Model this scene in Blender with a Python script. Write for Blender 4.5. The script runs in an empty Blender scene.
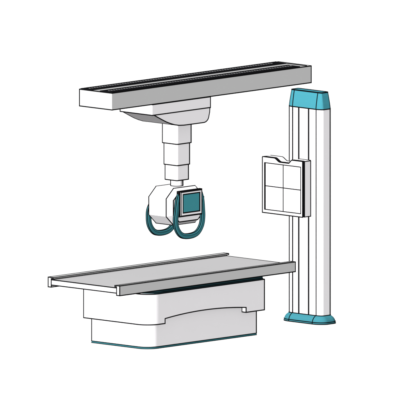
import bpy, math
from mathutils import Vector, Matrix

# ------------------------------------------------------------------ scene
scene = bpy.context.scene
col = scene.collection
U = 0.01                                    # all sizes below are in centimetres


# -------------------------------------------------------------- materials
def material(name, rgb, rough=0.7, spec=0.0, vary=0.012):
    """Matt enamel with a very faint procedural unevenness."""
    m = bpy.data.materials.new(name)
    m.use_nodes = True
    nt = m.node_tree
    b = nt.nodes['Principled BSDF']
    b.inputs['Roughness'].default_value = rough
    b.inputs['Specular IOR Level'].default_value = spec
    tc = nt.nodes.new('ShaderNodeTexCoord')
    nz = nt.nodes.new('ShaderNodeTexNoise')
    nz.inputs['Scale'].default_value = 9.0
    nz.inputs['Detail'].default_value = 3.0
    ramp = nt.nodes.new('ShaderNodeValToRGB')
    lo, hi = 1.0 - vary, 1.0 + vary
    ramp.color_ramp.elements[0].color = (*[min(1, c * lo) for c in rgb], 1)
    ramp.color_ramp.elements[1].color = (*[min(1, c * hi) for c in rgb], 1)
    nt.links.new(tc.outputs['Object'], nz.inputs['Vector'])
    nt.links.new(nz.outputs['Fac'], ramp.inputs['Fac'])
    nt.links.new(ramp.outputs['Color'], b.inputs['Base Color'])
    return m


M = {
    'white': material('white_enamel', (0.85, 0.832, 0.85)),
    'grey': material('grey_metal', (0.53, 0.53, 0.53)),
    'top': material('grey_tabletop', (0.425, 0.42, 0.425)),
    'teal': material('teal_plastic', (0.050, 0.250, 0.310)),
    'screen': material('teal_screen', (0.052, 0.262, 0.30)),
    'handle': material('teal_rubber', (0.038, 0.178, 0.207)),
    'foot': material('teal_foot_cover', (0.042, 0.195, 0.238)),
    'dull': material('dull_grey_plate', (0.36, 0.36, 0.36)),
    'rack': material('dull_steel', (0.16, 0.16, 0.165)),
    'black': material('black_trim', (0.006, 0.006, 0.007)),
    'dark': material('dark_gasket', (0.010, 0.035, 0.042)),
    'ink': material('black_edge_line', (0.004, 0.004, 0.0045)),
    'floor': material('white_floor', (0.95, 0.95, 0.95), vary=0.0),
}


# ----------------------------------------------------------- mesh builder
class MB:
    def __init__(self):
        self.v, self.f, self.mi, self.sm = [], [], [], []

    def add(self, verts, faces, mi=0, smooth=False):
        o = len(self.v)
        self.v += [tuple(p) for p in verts]
        for f in faces:
            self.f.append([i + o for i in f])
            self.mi.append(mi)
            self.sm.append(smooth)

    def loft(self, rings, caps=(True, True), mi=0):
        n = len(rings[0])
        verts = [p for r in rings for p in r]
        faces = []
        for k in range(len(rings) - 1):
            for i in range(n):
                j = (i + 1) % n
                faces.append([k * n + i, k * n + j, (k + 1) * n + j, (k + 1) * n + i])
        if caps[0]:
            faces.append(list(range(n))[::-1])
        if caps[1]:
            faces.append([(len(rings) - 1) * n + i for i in range(n)])
        self.add(verts, faces, mi)

    def vprism(self, path, z0, z1, mi=0):
        self.loft([[(x, y, z0) for x, y in path], [(x, y, z1) for x, y in path]], mi=mi)

    def yprism(self, prof, y0, y1, mi=0):
        self.loft([[(x, y0, z) for x, z in prof], [(x, y1, z) for x, z in prof]], mi=mi)

    def xprism(self, prof, x0, x1, mi=0):
        self.loft([[(x0, y, z) for y, z in prof], [(x1, y, z) for y, z in prof]], mi=mi)

    def box(self, x0, x1, y0, y1, z0, z1, mi=0):
        self.vprism([(x0, y0), (x1, y0), (x1, y1), (x0, y1)], z0, z1, mi)

    def line(self, pts, closed=False, r=0.42):
        """a drawn edge: a thin black bead laid along the edge (material slot 1)"""
        pts = [Vector(p) for p in pts]
        r *= 1.36
        segs = list(zip(pts, pts[1:]))
        if closed:
            segs.append((pts[-1], pts[0]))
        for a, b in segs:
            d = b - a
            if d.length < 1e-5:
                continue
            d.normalize()
            a2, b2 = a - d * r * 0.6, b + d * r * 0.6
            up = Vector((0, 0, 1)) if abs(d.z) < 0.9 else Vector((1, 0, 0))
            s = d.cross(up).normalized()
            t = s.cross(d)
            n = 8
            ra = [a2 + (s * math.cos(q) + t * math.sin(q)) * r for q in [2 * math.pi * i / n for i in range(n)]]
            rb = [p + (b2 - a2) for p in ra]
            self.loft([ra, rb], mi=1)

    def box_lines(self, x0, x1, y0, y1, z0, z1, skip=(), r=0.42):
        c = [(x0, y0), (x1, y0), (x1, y1), (x0, y1)]
        for z in (z0, z1):
            for i in range(4):
                p, q = c[i], c[(i + 1) % 4]
                self.line([(p[0], p[1], z), (q[0], q[1], z)], r=r)
        for i in range(4):
            if i not in skip:
                self.line([(c[i][0], c[i][1], z0), (c[i][0], c[i][1], z1)], r=r)

    def build(self, name, mat, root, parent=None, label=None):
        """link as ONE mesh; root = thing's base, in cm"""
        me = bpy.data.meshes.new(name)
        o0 = Vector(root['base']) if root is not None else Vector((0, 0, 0))
        me.from_pydata([tuple((Vector(p) - o0) * U) for p in self.v], [], self.f)
        me.materials.append(mat)
        me.materials.append(M['ink'])
        for p, mi in zip(me.polygons, self.mi):
            p.material_index = mi
        import bmesh
        bm = bmesh.new()
        bm.from_mesh(me)
        bmesh.ops.recalc_face_normals(bm, faces=bm.faces)
        bm.to_mesh(me)
        bm.free()
        for p in me.polygons:
            p.use_smooth = False
        ob = bpy.data.objects.new(name, me)
        col.objects.link(ob)
        if root is not None:
            ob.parent = parent if parent is not None else root
        if label:
            ob['label'] = label
        return ob


def thing(name, label, category, base):
    o = bpy.data.objects.new(name, None)
    o.empty_display_size = 0.1
    col.objects.link(o)
    o.location = Vector(base) * U
    o['label'] = label
    o['category'] = category
    o['base'] = list(base)
    return o


def rrect(x0, x1, y0, y1, rad, n=14):
    """counter-clockwise rounded rectangle; radii at (x0,y0),(x1,y0),(x1,y1),(x0,y1)"""
    r = rad if isinstance(rad, (list, tuple)) else [rad] * 4
    cs = [(x0 + r[0], y0 + r[0], 180), (x1 - r[1], y0 + r[1], 270), (x1 - r[2], y1 - r[2], 0), (x0 + r[3], y1 - r[3], 90)]
    out = []
    for k, (cx, cy, a0) in enumerate(cs):
        m = n if r[k] > 2.5 else 5
        for i in range(m + 1):
            a = math.radians(a0 + 90 * i / m)
            out.append((cx + r[k] * math.cos(a), cy + r[k] * math.sin(a)))
    return out


TH = math.radians(46.25)
CT, ST = math.cos(TH), math.sin(TH)


def extremes(path):
    """outline points of a rounded section seen along the main diagonal"""
    key = lambda p: p[0] * CT - p[1] * ST
    return min(path, key=key), max(path, key=key)


def ring(path, z):
    return [(x, y, z) for x, y in path]


# ================================================================== floor
mb = MB()
prof = [(-90, 0), (45, 0)] + [(45 + 8 * math.sin(a), 8 - 8 * math.cos(a)) for a in [math.radians(6 * i) for i in range(1, 16)]] + [(53, 30)]
vs, fs = [], []
for d, z in prof:                      # a studio sweep: floor that curves up into a white wall far behind
    for w in (-110, 110):
        vs.append(((ST * d + CT * w) * 100, (CT * d - ST * w) * 100, z * 100))
for i in range(len(prof) - 1):
    fs.append([2 * i, 2 * i + 1, 2 * i + 3, 2 * i + 2])
mb.add(vs, fs)
floor = mb.build('floor', M['floor'], None)
floor['kind'] = 'structure'

# ========================================================== patient table
t = thing('examination_table', 'white patient table with long flat grey top on a boxy pedestal with teal plinth', 'table', (78, 39, 0))

# lower pedestal
LX, LY = 157.0, 78.4
low = rrect(0, LX, 0, LY, [13, 1.2, 1.2, 1.2])
mb = MB()
mb.vprism(low, 1.9, 40)
a, b = extremes(low)
for p in (a, b):
    mb.line([(p[0], p[1], 1.9), (p[0], p[1], 30)], r=0.58)
mb.build('pedestal', M['white'], t)

mb = MB()
pl = rrect(-0.35, LX + 0.35, -0.35, LY + 0.35, [13.3, 1.5, 1.5, 1.5])
mb.vprism(pl, 0.0, 2.0)
mb.line(ring(pl, 2.0), True, 0.33)
mb.line(ring(pl, 0.2), True, 0.36)
mb.build('plinth', M['handle'], t)

# upper cover with the arched cut-out in its front skirt
OV = 5.7
ZB, ZT = 25.4, 56.2
X0c, X1c = 18.5, 135.7


def cut_z(x):
    q = (x - X0c) / (X1c - X0c) * 2 - 1
    return 33.6 - 3.3 * q * q


base_path = rrect(-OV, LX + OV, -OV, LY + OV, [15, 1.2, 1.2, 1.2])
path = []                                   # (x, y, bottom z)
for i, (x, y) in enumerate(base_path):
    path.append((x, y, ZB))
    nx, ny = base_path[(i + 1) % len(base_path)]
    if abs(y + OV) < 1e-6 and abs(ny + OV) < 1e-6 and nx - x > 50:
        path.append((X0c, y, ZB))
        for k in range(33):
            xx = X0c + (X1c - X0c) * k / 32
            path.append((xx, y, cut_z(xx)))
        path.append((X1c, y, ZB))


def inner(x, y):
    return (min(max(x, 0.1), LX - 0.1) if not (X0c - 0.01 <= x <= X1c + 0.01 and y < 0) else x, min(max(y, 0.1), LY - 0.1))


mb = MB()
n = len(path)
vs = []
for x, y, z in path:
    ix, iy = inner(x, y)
    vs += [(x, y, ZT), (x, y, z), (ix, iy, z)]
fs = [[3 * i for i in range(n)]]
for i in range(n):
    j = (i + 1) % n
    if (path[i][0], path[i][1]) != (path[j][0], path[j][1]):
        fs.append([3 * i, 3 * i + 1, 3 * j + 1, 3 * j])
    fs.append([3 * i + 1, 3 * i + 2, 3 * j + 2, 3 * j + 1])
mb.add(vs, fs)
mb.line([p for p in path], True)
mb.line(ring(base_path, ZT), True)
zc = cut_z(X1c)
mb.line([(X1c, -OV, ZB), (X1c, -0.1, ZB), (X1c, -0.1, zc), (X1c, -OV, zc)])
a, b = extremes(base_path)
for p in (a, b):
    mb.line([(p[0], p[1], ZB), (p[0], p[1], ZT)], r=0.58)
mb.build('cover', M['white'], t)

# dark gasket band between cover and tabletop
mb = MB()
gk = rrect(-OV + 5.0, LX + OV - 1.4, -OV + 0.9, LY + OV - 1.0, [17, 1, 1, 1])
mb.vprism(gk, ZT + 0.05, 60.2)
mb.line(ring(gk, 57.4), True, 0.3)
mb.line(ring(gk, 59.6), True, 0.3)
mb.build('gasket', M['dark'], t)

# tabletop, rails, end bars
TX0, TX1, TY0, TY1, TZ0, TZ1 = -51.8, 202.2, -10.3, 88.7, 60.5, 70.3
mb = MB()
mb.box(TX0 + 0.6, TX1 - 0.6, TY0 + 4.4, TY1 - 4.4, 62.6, 67.7)
mb.line([(TX1 - 0.6, TY0 + 5, 67.7), (TX1 - 0.6, TY1 - 5, 67.7)], r=0.36)
mb.line([(TX1 - 0.6, TY0 + 5, 62.6), (TX1 - 0.6, TY1 - 5, 62.6)], r=0.36)
mb.line([(TX0, TY1 - 4.6, 67.9), (TX1 - 0.6, TY1 - 4.6, 67.9)], r=0.3)
mb.build('tabletop', M['top'], t)

mb = MB()
mb.box(TX0 + 0.15, TX0 + 0.58, TY0 + 4.4, TY1 - 4.4, 62.7, 67.9)
mb.line([(TX0 + 0.2, TY0 + 4.4, 67.9), (TX0 + 0.2, TY1 - 4.4, 67.9)])
mb.line([(TX0 + 0.2, TY0 + 4.4, 62.7), (TX0 + 0.2, TY1 - 4.4, 62.7)])
mb.build('end_strip', M['white'], t)

for side in (-1, 1):
    mb = MB()
    if side < 0:
        yo, d = TY0, 1
    else:
        yo, d = TY1, -1
    prof = [(0, TZ0), (4.3, TZ0), (4.3, TZ1 - 1.2), (6.6, TZ1 - 1.2), (6.6, TZ1), (0, TZ1)]
    pr = [(yo + d * y, z) for y, z in prof]
    mb.xprism(pr, TX0, TX1)
    for xx in (TX0, TX1):
        mb.line([(xx, y, z) for y, z in pr], True, 0.4)
    for k, rr in ((0, .42), (1, .35), (3, .22), (4, .3), (5, .36)):
        mb.line([(TX0, *pr[k]), (TX1, *pr[k])], r=rr)
    if side < 0:
        mb.line([(TX0, yo + d * 3.3, TZ1), (TX1, yo + d * 3.3, TZ1)], r=0.3)     # groove along the rail's top
    mb.build('side_rail', M['grey'], t)

# =========================================================== ceiling rail
BX0, BX1, BY0, BY1, BZ0, BZ1 = -39.1, 248.9, 12.5, 57.5, 244.6, 261.5
t = thing('overhead_rail', 'long grey overhead rail beam with twin black tracks along its top', 'rail', (105, 35, BZ0))
mb = MB()
mb.box(BX0, BX1, BY0, BY1, BZ0, BZ1)
mb.box_lines(BX0, BX1, BY0, BY1, BZ0, BZ1, skip=(0,))
mb.build('beam', M['grey'], t)
mb = MB()
mb.box(BX0 + 0.5, BX1 - 0.5, BY0 + 0.5, BY1 - 0.5, BZ1 - 0.2, BZ1 + 0.25)
mb.build('top_plate', M['dull'], t)
for y0, y1, xe in ((13.4, 30.2, BX1 - 15), (40.2, 56.8, BX1 - 7)):
    mb = MB()
    mb.box(BX0 + 0.8, xe, y0, y1, BZ1 - 0.2, BZ1 + 1.0)
    tr = mb.build('track', M['black'], t)
    rb = MB()                                # toothed rack running along the middle of the track
    ym = (y0 + y1) / 2
    comb, k = [(BX0 + 3, BZ1 + 0.9)], BX0 + 5
    while k < BX1 - 20:
        comb += [(k, BZ1 + 0.95), (k, BZ1 + 1.35), (k + 1.3, BZ1 + 1.35), (k + 1.3, BZ1 + 0.95)]
        k += 3.7
    comb += [(BX1 - 16, BZ1 + 0.9)]
    rb.yprism(comb, ym - 1.1, ym + 1.1)
    rb.build('rack', M['rack'], t, tr)
mb = MB()
mb.box(BX1 - 6.2, BX1 - 5.4, BY0 + 1, BY1 - 1, BZ1 - 0.2, BZ1 + 0.6)
mb.line([(BX1 - 5.8, BY0 + 1, BZ1 + 0.6), (BX1 - 5.8, BY1 - 1, BZ1 + 0.6)], r=0.4)
mb.build('end_stop', M['grey'], t)

# ========================================= tube carriage, column and head
HX, HY = 78.1, 35.0
t = thing('xray_tube_carriage', 'white tube head with teal screen and loop handles hanging from telescopic column', 'x-ray tube', (HX, HY, 118))
CX0, CX1 = 19.5, 103.4
CZ0, CZ1 = BZ0 - 11.1, BZ0 - 0.3
mb = MB()
mb.box(CX0, CX1, BY0 + 0.2, BY1 - 0.2, CZ0, CZ1)
mb.box_lines(CX0, CX1, BY0 + 0.2, BY1 - 0.2, CZ0, CZ1, skip=(0,))
mb.build('carriage_plate', M['white'], t)

# hull under the plate: long sweep on one side, tight round on the other
hp = [(CX0 + 2.5, 0.0), (26, 2.0), (33, 5.4), (40, 8.6), (46, 10.8), (52, 12.6), (58, 13.7), (65, 14.2), (80, 14.3), (94, 14.3)]
for i in range(1, 9):
    a = math.radians(90 - 78 * i / 8)
    hp.append((94 + 7.2 * math.cos(a), 8 + 6.3 * math.sin(a) if i < 8 else 9.4))
hp += [(102.4, 4.5), (102.8, 0.0)]
# smooth the long sweep
prof = [(x, CZ0 - 0.02 - d) for x, d in hp]
mb = MB()
mb.yprism(prof, BY0 + 0.4, BY1 - 0.4)
for yy in (BY0 + 0.4, BY1 - 0.4):
    mb.line([(x, yy, z) for x, z in prof])
mb.line([(57, BY0 + 0.4, CZ0 - 13.5), (57, BY1 - 0.4, CZ0 - 13.5)], r=0.42)
mb.build('carriage_hull', M['white'], t)

ztop = CZ0 - 13.8
for half, za, zb in ((10.45, 198.5, ztop), (9.35, 176.8, 198.9), (8.55, 161.5, 177.2)):
    mb = MB()
    sq = rrect(HX - half, HX + half, HY - half, HY + half, 1.6)
    mb.vprism(sq, za, zb)
    mb.line(ring(sq, za), True)
    a, b = extremes(sq)
    for p in (a, b):
        mb.line([(*p, za), (*p, zb)], r=0.58)
    mb.build('telescopic_section', M['white'], t)

mb = MB()
circ = [(HX + 5.9 * math.cos(2 * math.pi * i / 32), HY + 5.9 * math.sin(2 * math.pi * i / 32)) for i in range(32)]
mb.vprism(circ, 153.5, 162)
a, b = extremes(circ)
for p in (a, b):
    mb.line([(*p, 154.6), (*p, 161.5)], r=0.58)
mb.line(ring(circ, 155.1), True, 0.38)
mb.build('neck', M['white'], t)

# octagonal head housing
ZC = 136.4
OX = 76.2


def octagon(w, h, cx, cz, x0=OX):
    return [(x0 - w, ZC - h + cz), (x0 - w + cx, ZC - h), (x0 + w - cx, ZC - h), (x0 + w, ZC - h + cz),
            (x0 + w, ZC + h - cz), (x0 + w - cx, ZC + h), (x0 - w + cx, ZC + h), (x0 - w, ZC + h - cz)]


big = octagon(26, 18.5, 10.5, 9.5)
small = octagon(21.9, 15.0, 8.6, 7.6)
back = octagon(18.5, 13.0, 7.5, 6.6)
mb = MB()
rings = [(small, 17.0), (big, 23.0), (big, 47.0), (back, 52.0)]
mb.loft([[(x, y, z) for x, z in pr] for pr, y in rings])
for pr, y in rings:
    mb.line([(x, y, z) for x, z in pr], True, 0.42)
mb.line([(big[1][0], 23, big[1][1]), (big[1][0], 47, big[1][1])], r=0.42)
mb.build('tube_head', M['white'], t)

# control panel on the head's front
mb = MB()
mb.box(59.4, 92.6, 13.6, 17.4, 126.6, 152.9)
panel = mb.build('control_panel', M['black'], t)
mb = MB()
F0, F1, G0, G1 = 61.2, 90.6, 128.0, 151.6
i0, i1, j0, j1 = 63.3, 88.6, 130.2, 149.9
for x0, x1, z0, z1 in ((F0, F1, G0, j0), (F0, F1, j1, G1), (F0, i0, j0, j1), (i1, F1, j0, j1)):
    mb.box(x0, x1, 12.6, 13.7, z0, z1)
mb.line([(F0, 12.7, G0), (F1, 12.7, G0), (F1, 12.7, G1), (F0, 12.7, G1)], True, 0.3)
mb.build('bezel', M['white'], t, panel)
mb = MB()
mb.box(i0 + 0.05, i1 - 0.05, 13.0, 13.65, j0 + 0.05, j1 - 0.05)
mb.line([(i0 + .5, 12.9, j0 + .5), (i1 - .5, 12.9, j0 + .5), (i1 - .5, 12.9, j1 - .5), (i0 + .5, 12.9, j1 - .5)], True, 0.5)
mb.build('screen', M['screen'], t, panel)


# loop handles
def catmull(p, n=6):
    out = []
    for i in range(len(p) - 1):
        p0 = p[max(i - 1, 0)]; p1 = p[i]; p2 = p[i + 1]; p3 = p[min(i + 2, len(p) - 1)]
        for k in range(n):
            u = k / n
            out.append(tuple(0.5 * (2 * p1[c] + (p2[c] - p0[c]) * u + (2 * p0[c] - 5 * p1[c] + 4 * p2[c] - p3[c]) * u * u
                                    + (3 * p1[c] - p0[c] - 3 * p2[c] + p3[c]) * u ** 3) for c in (0, 1)))
    out.append(tuple(p[-1]))
    return out


lower_loop = [(57.2, 132), (56.0, 124), (57.4, 116), (62.4, 109.4), (69.5, 106.6), (80.5, 106.6), (88.2, 109.4), (93.4, 116), (95.0, 124), (94.6, 132)]
front_path = catmull([(62.5, 150.8), (59.0, 142.5)] + lower_loop + [(93.4, 142), (90.0, 150.8)])
back_path = catmull([(64.0, 141.5)] + lower_loop + [(90.0, 141)])
for yh, hpath in ((15.6, front_path), (53.0, back_path)):
    mb = MB()
    N = len(hpath)
    sect = []
    for i in range(N):
        a = hpath[max(i - 1, 0)]; b = hpath[min(i + 1, N - 1)]
        tx, tz = b[0] - a[0], b[1] - a[1]
        L = math.hypot(tx, tz)
        nx, nz = tz / L, -tx / L
        x, z = hpath[i]
        wi, wy, ch = 2.45, 1.65, 0.7
        sect.append([(x + nx * o, yh + q, z + nz * o) for o, q in
                     ((-wi, -wy + ch), (-wi + ch, -wy), (wi - ch, -wy), (wi, -wy + ch), (wi, wy - ch), (wi - ch, wy), (-wi + ch, wy), (-wi, wy - ch))])
    mb.loft(sect)
    for k in (0, 3, 4, 7):
        mb.line([s[k] for s in sect], r=0.35)
    mb.line([(s[1][0] * 0.66 + s[2][0] * 0.34, s[1][1] + 0.05, s[1][2] * 0.66 + s[2][2] * 0.34) for s in sect], r=0.16)
    mb.line(sect[0], True, 0.3)
    mb.line(sect[-1], True, 0.3)
    mb.build('handle', M['handle'], t)

# ============================================================ wall column
KX, KY = 266.6, 31.4
t = thing('detector_stand', 'tall white upright stand with black guide slots, teal cap and spreading teal foot', 'stand', (KX, KY, 0))


def section(off=0.0, n=10):
    hd, fl = 4.1, 16.25
    a, b = 3.6 + off, 6.9 + off
    out = []
    for sx, sy, a0 in ((-1, -1, 180), (1, -1, 270), (1, 1, 0), (-1, 1, 90)):
        for i in range(n + 1):
            q = math.radians(a0 + 90 * i / n)
            out.append((KX + sx * hd + a * math.cos(q), KY + sy * fl + b * math.sin(q)))
    return out


FX = KX - 4.1 - 3.6                          # plane of the column's front face
sec = section()
mb = MB()
mb.vprism(sec, 7.0, 216.6)
a, b = extremes(sec)
for p in (a, b):
    mb.line([(*p, 8), (*p, 216.6)], r=0.62)
for yy in (KY - 16.25, KY + 16.25):
    mb.line([(FX, yy, 8), (FX, yy, 216.6)], r=0.5 if yy > KY else 0.4)
    mb.line([(2 * KX - FX, yy, 8), (2 * KX - FX, yy, 216.6)], r=0.3)
shaft = mb.build('shaft', M['white'], t)
for yy in (KY - 5.9, KY + 7.7):
    mb = MB()
    mb.box(FX - 0.35, FX + 0.5, yy - 0.85, yy + 0.85, 8.2, 216.2)
    mb.build('guide_slot', M['black'], t, shaft)

mb = MB()
lo, hi = section(0.35), section(-2.5)
mid = section(-0.35)
mb.loft([ring(lo, 216.3), ring(mid, 221.8), ring(section(-1.7), 229.5), ring(hi, 233.0)])
mb.line(ring(lo, 216.4), True)
mb.line(ring(hi, 233.0), True, 0.5)
for yy, sy in ((KY - 16.25, -1), (KY + 16.25, 1)):
    mb.line([(KX - 4.1 - 3.6 - o, yy, z) for o, z in ((0.35, 216.4), (-0.35, 221.8), (-1.7, 229.5), (-2.5, 233.0))], r=0.36)
il = [p for p in (extremes(lo) + extremes(hi))]
for k in (0, 1):
    mb.line([(*il[k], 216.4), (*extremes(mid)[k], 221.8), (*extremes(section(-1.7))[k], 229.5), (*il[k + 2], 233.0)], r=0.36)
mb.build('cap', M['teal'], t)

fp = [(5.5, 0.0), (5.8, 1.0), (5.6, 2.1), (4.9, 4.4), (3.6, 6.2), (1.9, 7.6), (0.5, 8.4)]
mb = MB()
mb.loft([ring(section(o), z) for o, z in fp])
mb.line(ring(section(5.6), 0.35), True, 0.5)
mb.line(ring(section(5.6), 2.1), True, 0.36)
mb.line(ring(section(0.6), 8.4), True, 0.42)
for yy in (KY - 16.25, KY + 16.25):
    mb.line([(KX - 7.7 - o, yy, z) for o, z in fp], r=0.36)
mb.build('foot', M['foot'], t)

# ======================================================== detector panel
PX = 227.2                                   # plane of the panel's face
PY0, PY1, PZ0, PZ1 = KY - 27.8, KY + 27.8, 111.6, 167.9
t = thing('image_detector', 'white square x-ray detector plate with crosshair and chin notch mounted on tall upright stand', 'detector', (PX + 6, KY, PZ0))


def panel_profile(g=0.0):
    """(y, z) outline with the chin notch in the top edge, going from +y to -y along the top"""
    y0, y1, z0, z1 = PY0 + g, PY1 - g, PZ0 + g, PZ1 - g
    pts = [(y0, z0), (y0, z1 - 0.6)]
    notch = []
    for i in range(33):
        q = -1 + 2 * i / 32
        yy = KY - 0.7 + q * 12.5
        e = 1 - abs(q)
        s = min(1, e / (0.4 if q < 0 else 0.66))
        s = s * s * (3 - 2 * s)
        notch.append((yy, z1 - 3.6 * s))
    pts += [(y0 + 0.6, z1)] + notch + [(y1 - 0.6, z1), (y1, z1 - 0.6), (y1, z0)]
    return pts


pp = panel_profile()
mb = MB()
mb.xprism(pp, PX, PX + 0.8)
mb.line([(PX, y, z) for y, z in pp], True, 0.42)
fy0, fy1, fz0, fz1 = KY - 25.2, KY + 24.8, 115.0, 162.0
mb.line([(PX - 0.05, fy0, fz0), (PX - 0.05, fy1, fz0), (PX - 0.05, fy1, fz1), (PX - 0.05, fy0, fz1)], True, 0.36)
mb.line([(PX - 0.05, fy1 - 0.9, fz0), (PX - 0.05, fy1 - 0.9, fz1)], r=0.5)
mb.line([(PX - 0.05, (fy0 + fy1) / 2 - 0.8, fz0), (PX - 0.05, (fy0 + fy1) / 2 - 0.8, fz1)], r=0.36)
mb.line([(PX - 0.05, fy0, 138.8), (PX - 0.05, fy1, 138.8)], r=0.36)
mb.build('face_plate', M['white'], t)
mb = MB()
pp2 = panel_profile(0.05)
mb.xprism(pp2, PX + 0.8, PX + 2.6)
mb.build('seal', M['black'], t)
mb = MB()
mb.xprism(pp, PX + 2.6, PX + 11.6)
for yy, zz in ((PY0, PZ0), (PY1, PZ0), (PY0, PZ1 - 0.3), (PY1, PZ1 - 0.3)):
    mb.line([(PX + 2.6, yy, zz), (PX + 11.6, yy, zz)], r=0.36)
mb.line([(PX + 11.6, y, z) for y, z in pp], True, 0.42)
mb.line([(PX + 2.8, y, z) for y, z in pp], True, 0.36)
mb.build('cassette_housing', M['white'], t)
mb = MB()
mb.box(PX + 11.5, FX - 0.4, KY - 4, KY + 12, 126, 152)
mb.box_lines(PX + 11.5, FX - 0.4, KY - 4, KY + 12, 126, 152)
mb.build('mounting_bracket', M['white'], t)

for o in col.objects:
    if 'base' in o.keys():
        del o['base']

# ================================================================= camera
SE = 0.1316
CE = math.sqrt(1 - SE * SE)
f = Vector((ST * CE, CT * CE, -SE))
rgt = Vector((CT, -ST, 0))
up = Vector((SE * ST, SE * CT, CE))
centre = rgt * 51.9 + up * 149.9
loc = centre - f * 2600
cam = bpy.data.cameras.new('camera')
cam.type = 'ORTHO'
cam.ortho_scale = 4.0
cam.clip_end = 400
co = bpy.data.objects.new('camera', cam)
R = Matrix((rgt, up, -f)).transposed().to_4x4()
co.matrix_world = Matrix.Translation(loc * U) @ R
col.objects.link(co)
scene.camera = co

# ================================================================== light
w = bpy.data.worlds.new('World')
scene.world = w
w.use_nodes = True
bg = w.node_tree.nodes['Background']
bg.inputs['Color'].default_value = (1, 1, 1, 1)
bg.inputs['Strength'].default_value = 0.3


def sun(name, direction, strength, angle):
    l = bpy.data.lights.new(name, 'SUN')
    l.energy = strength
    l.angle = math.radians(angle)
    l.use_shadow = False                     # shadowless studio light, as in the picture
    o = bpy.data.objects.new(name, l)
    o.rotation_euler = Vector(direction).to_track_quat('Z', 'Y').to_euler()
    col.objects.link(o)


k = Vector((-1.85, -0.57, 1.18))
sun('key_lamp', k, k.length * math.pi, 2)
sun('underside_fill_lamp', (-0.15, -0.25, -1), 0.33 * math.pi, 10)  # added fill sun from below, standing in for floor bounce on the undersides

scene.render.engine = 'CYCLES'
scene.cycles.diffuse_bounces = 0
scene.cycles.max_bounces = 2
scene.view_settings.view_transform = 'Standard'
scene.view_settings.look = 'None'
scene.view_settings.exposure = 0
scene.view_settings.gamma = 1
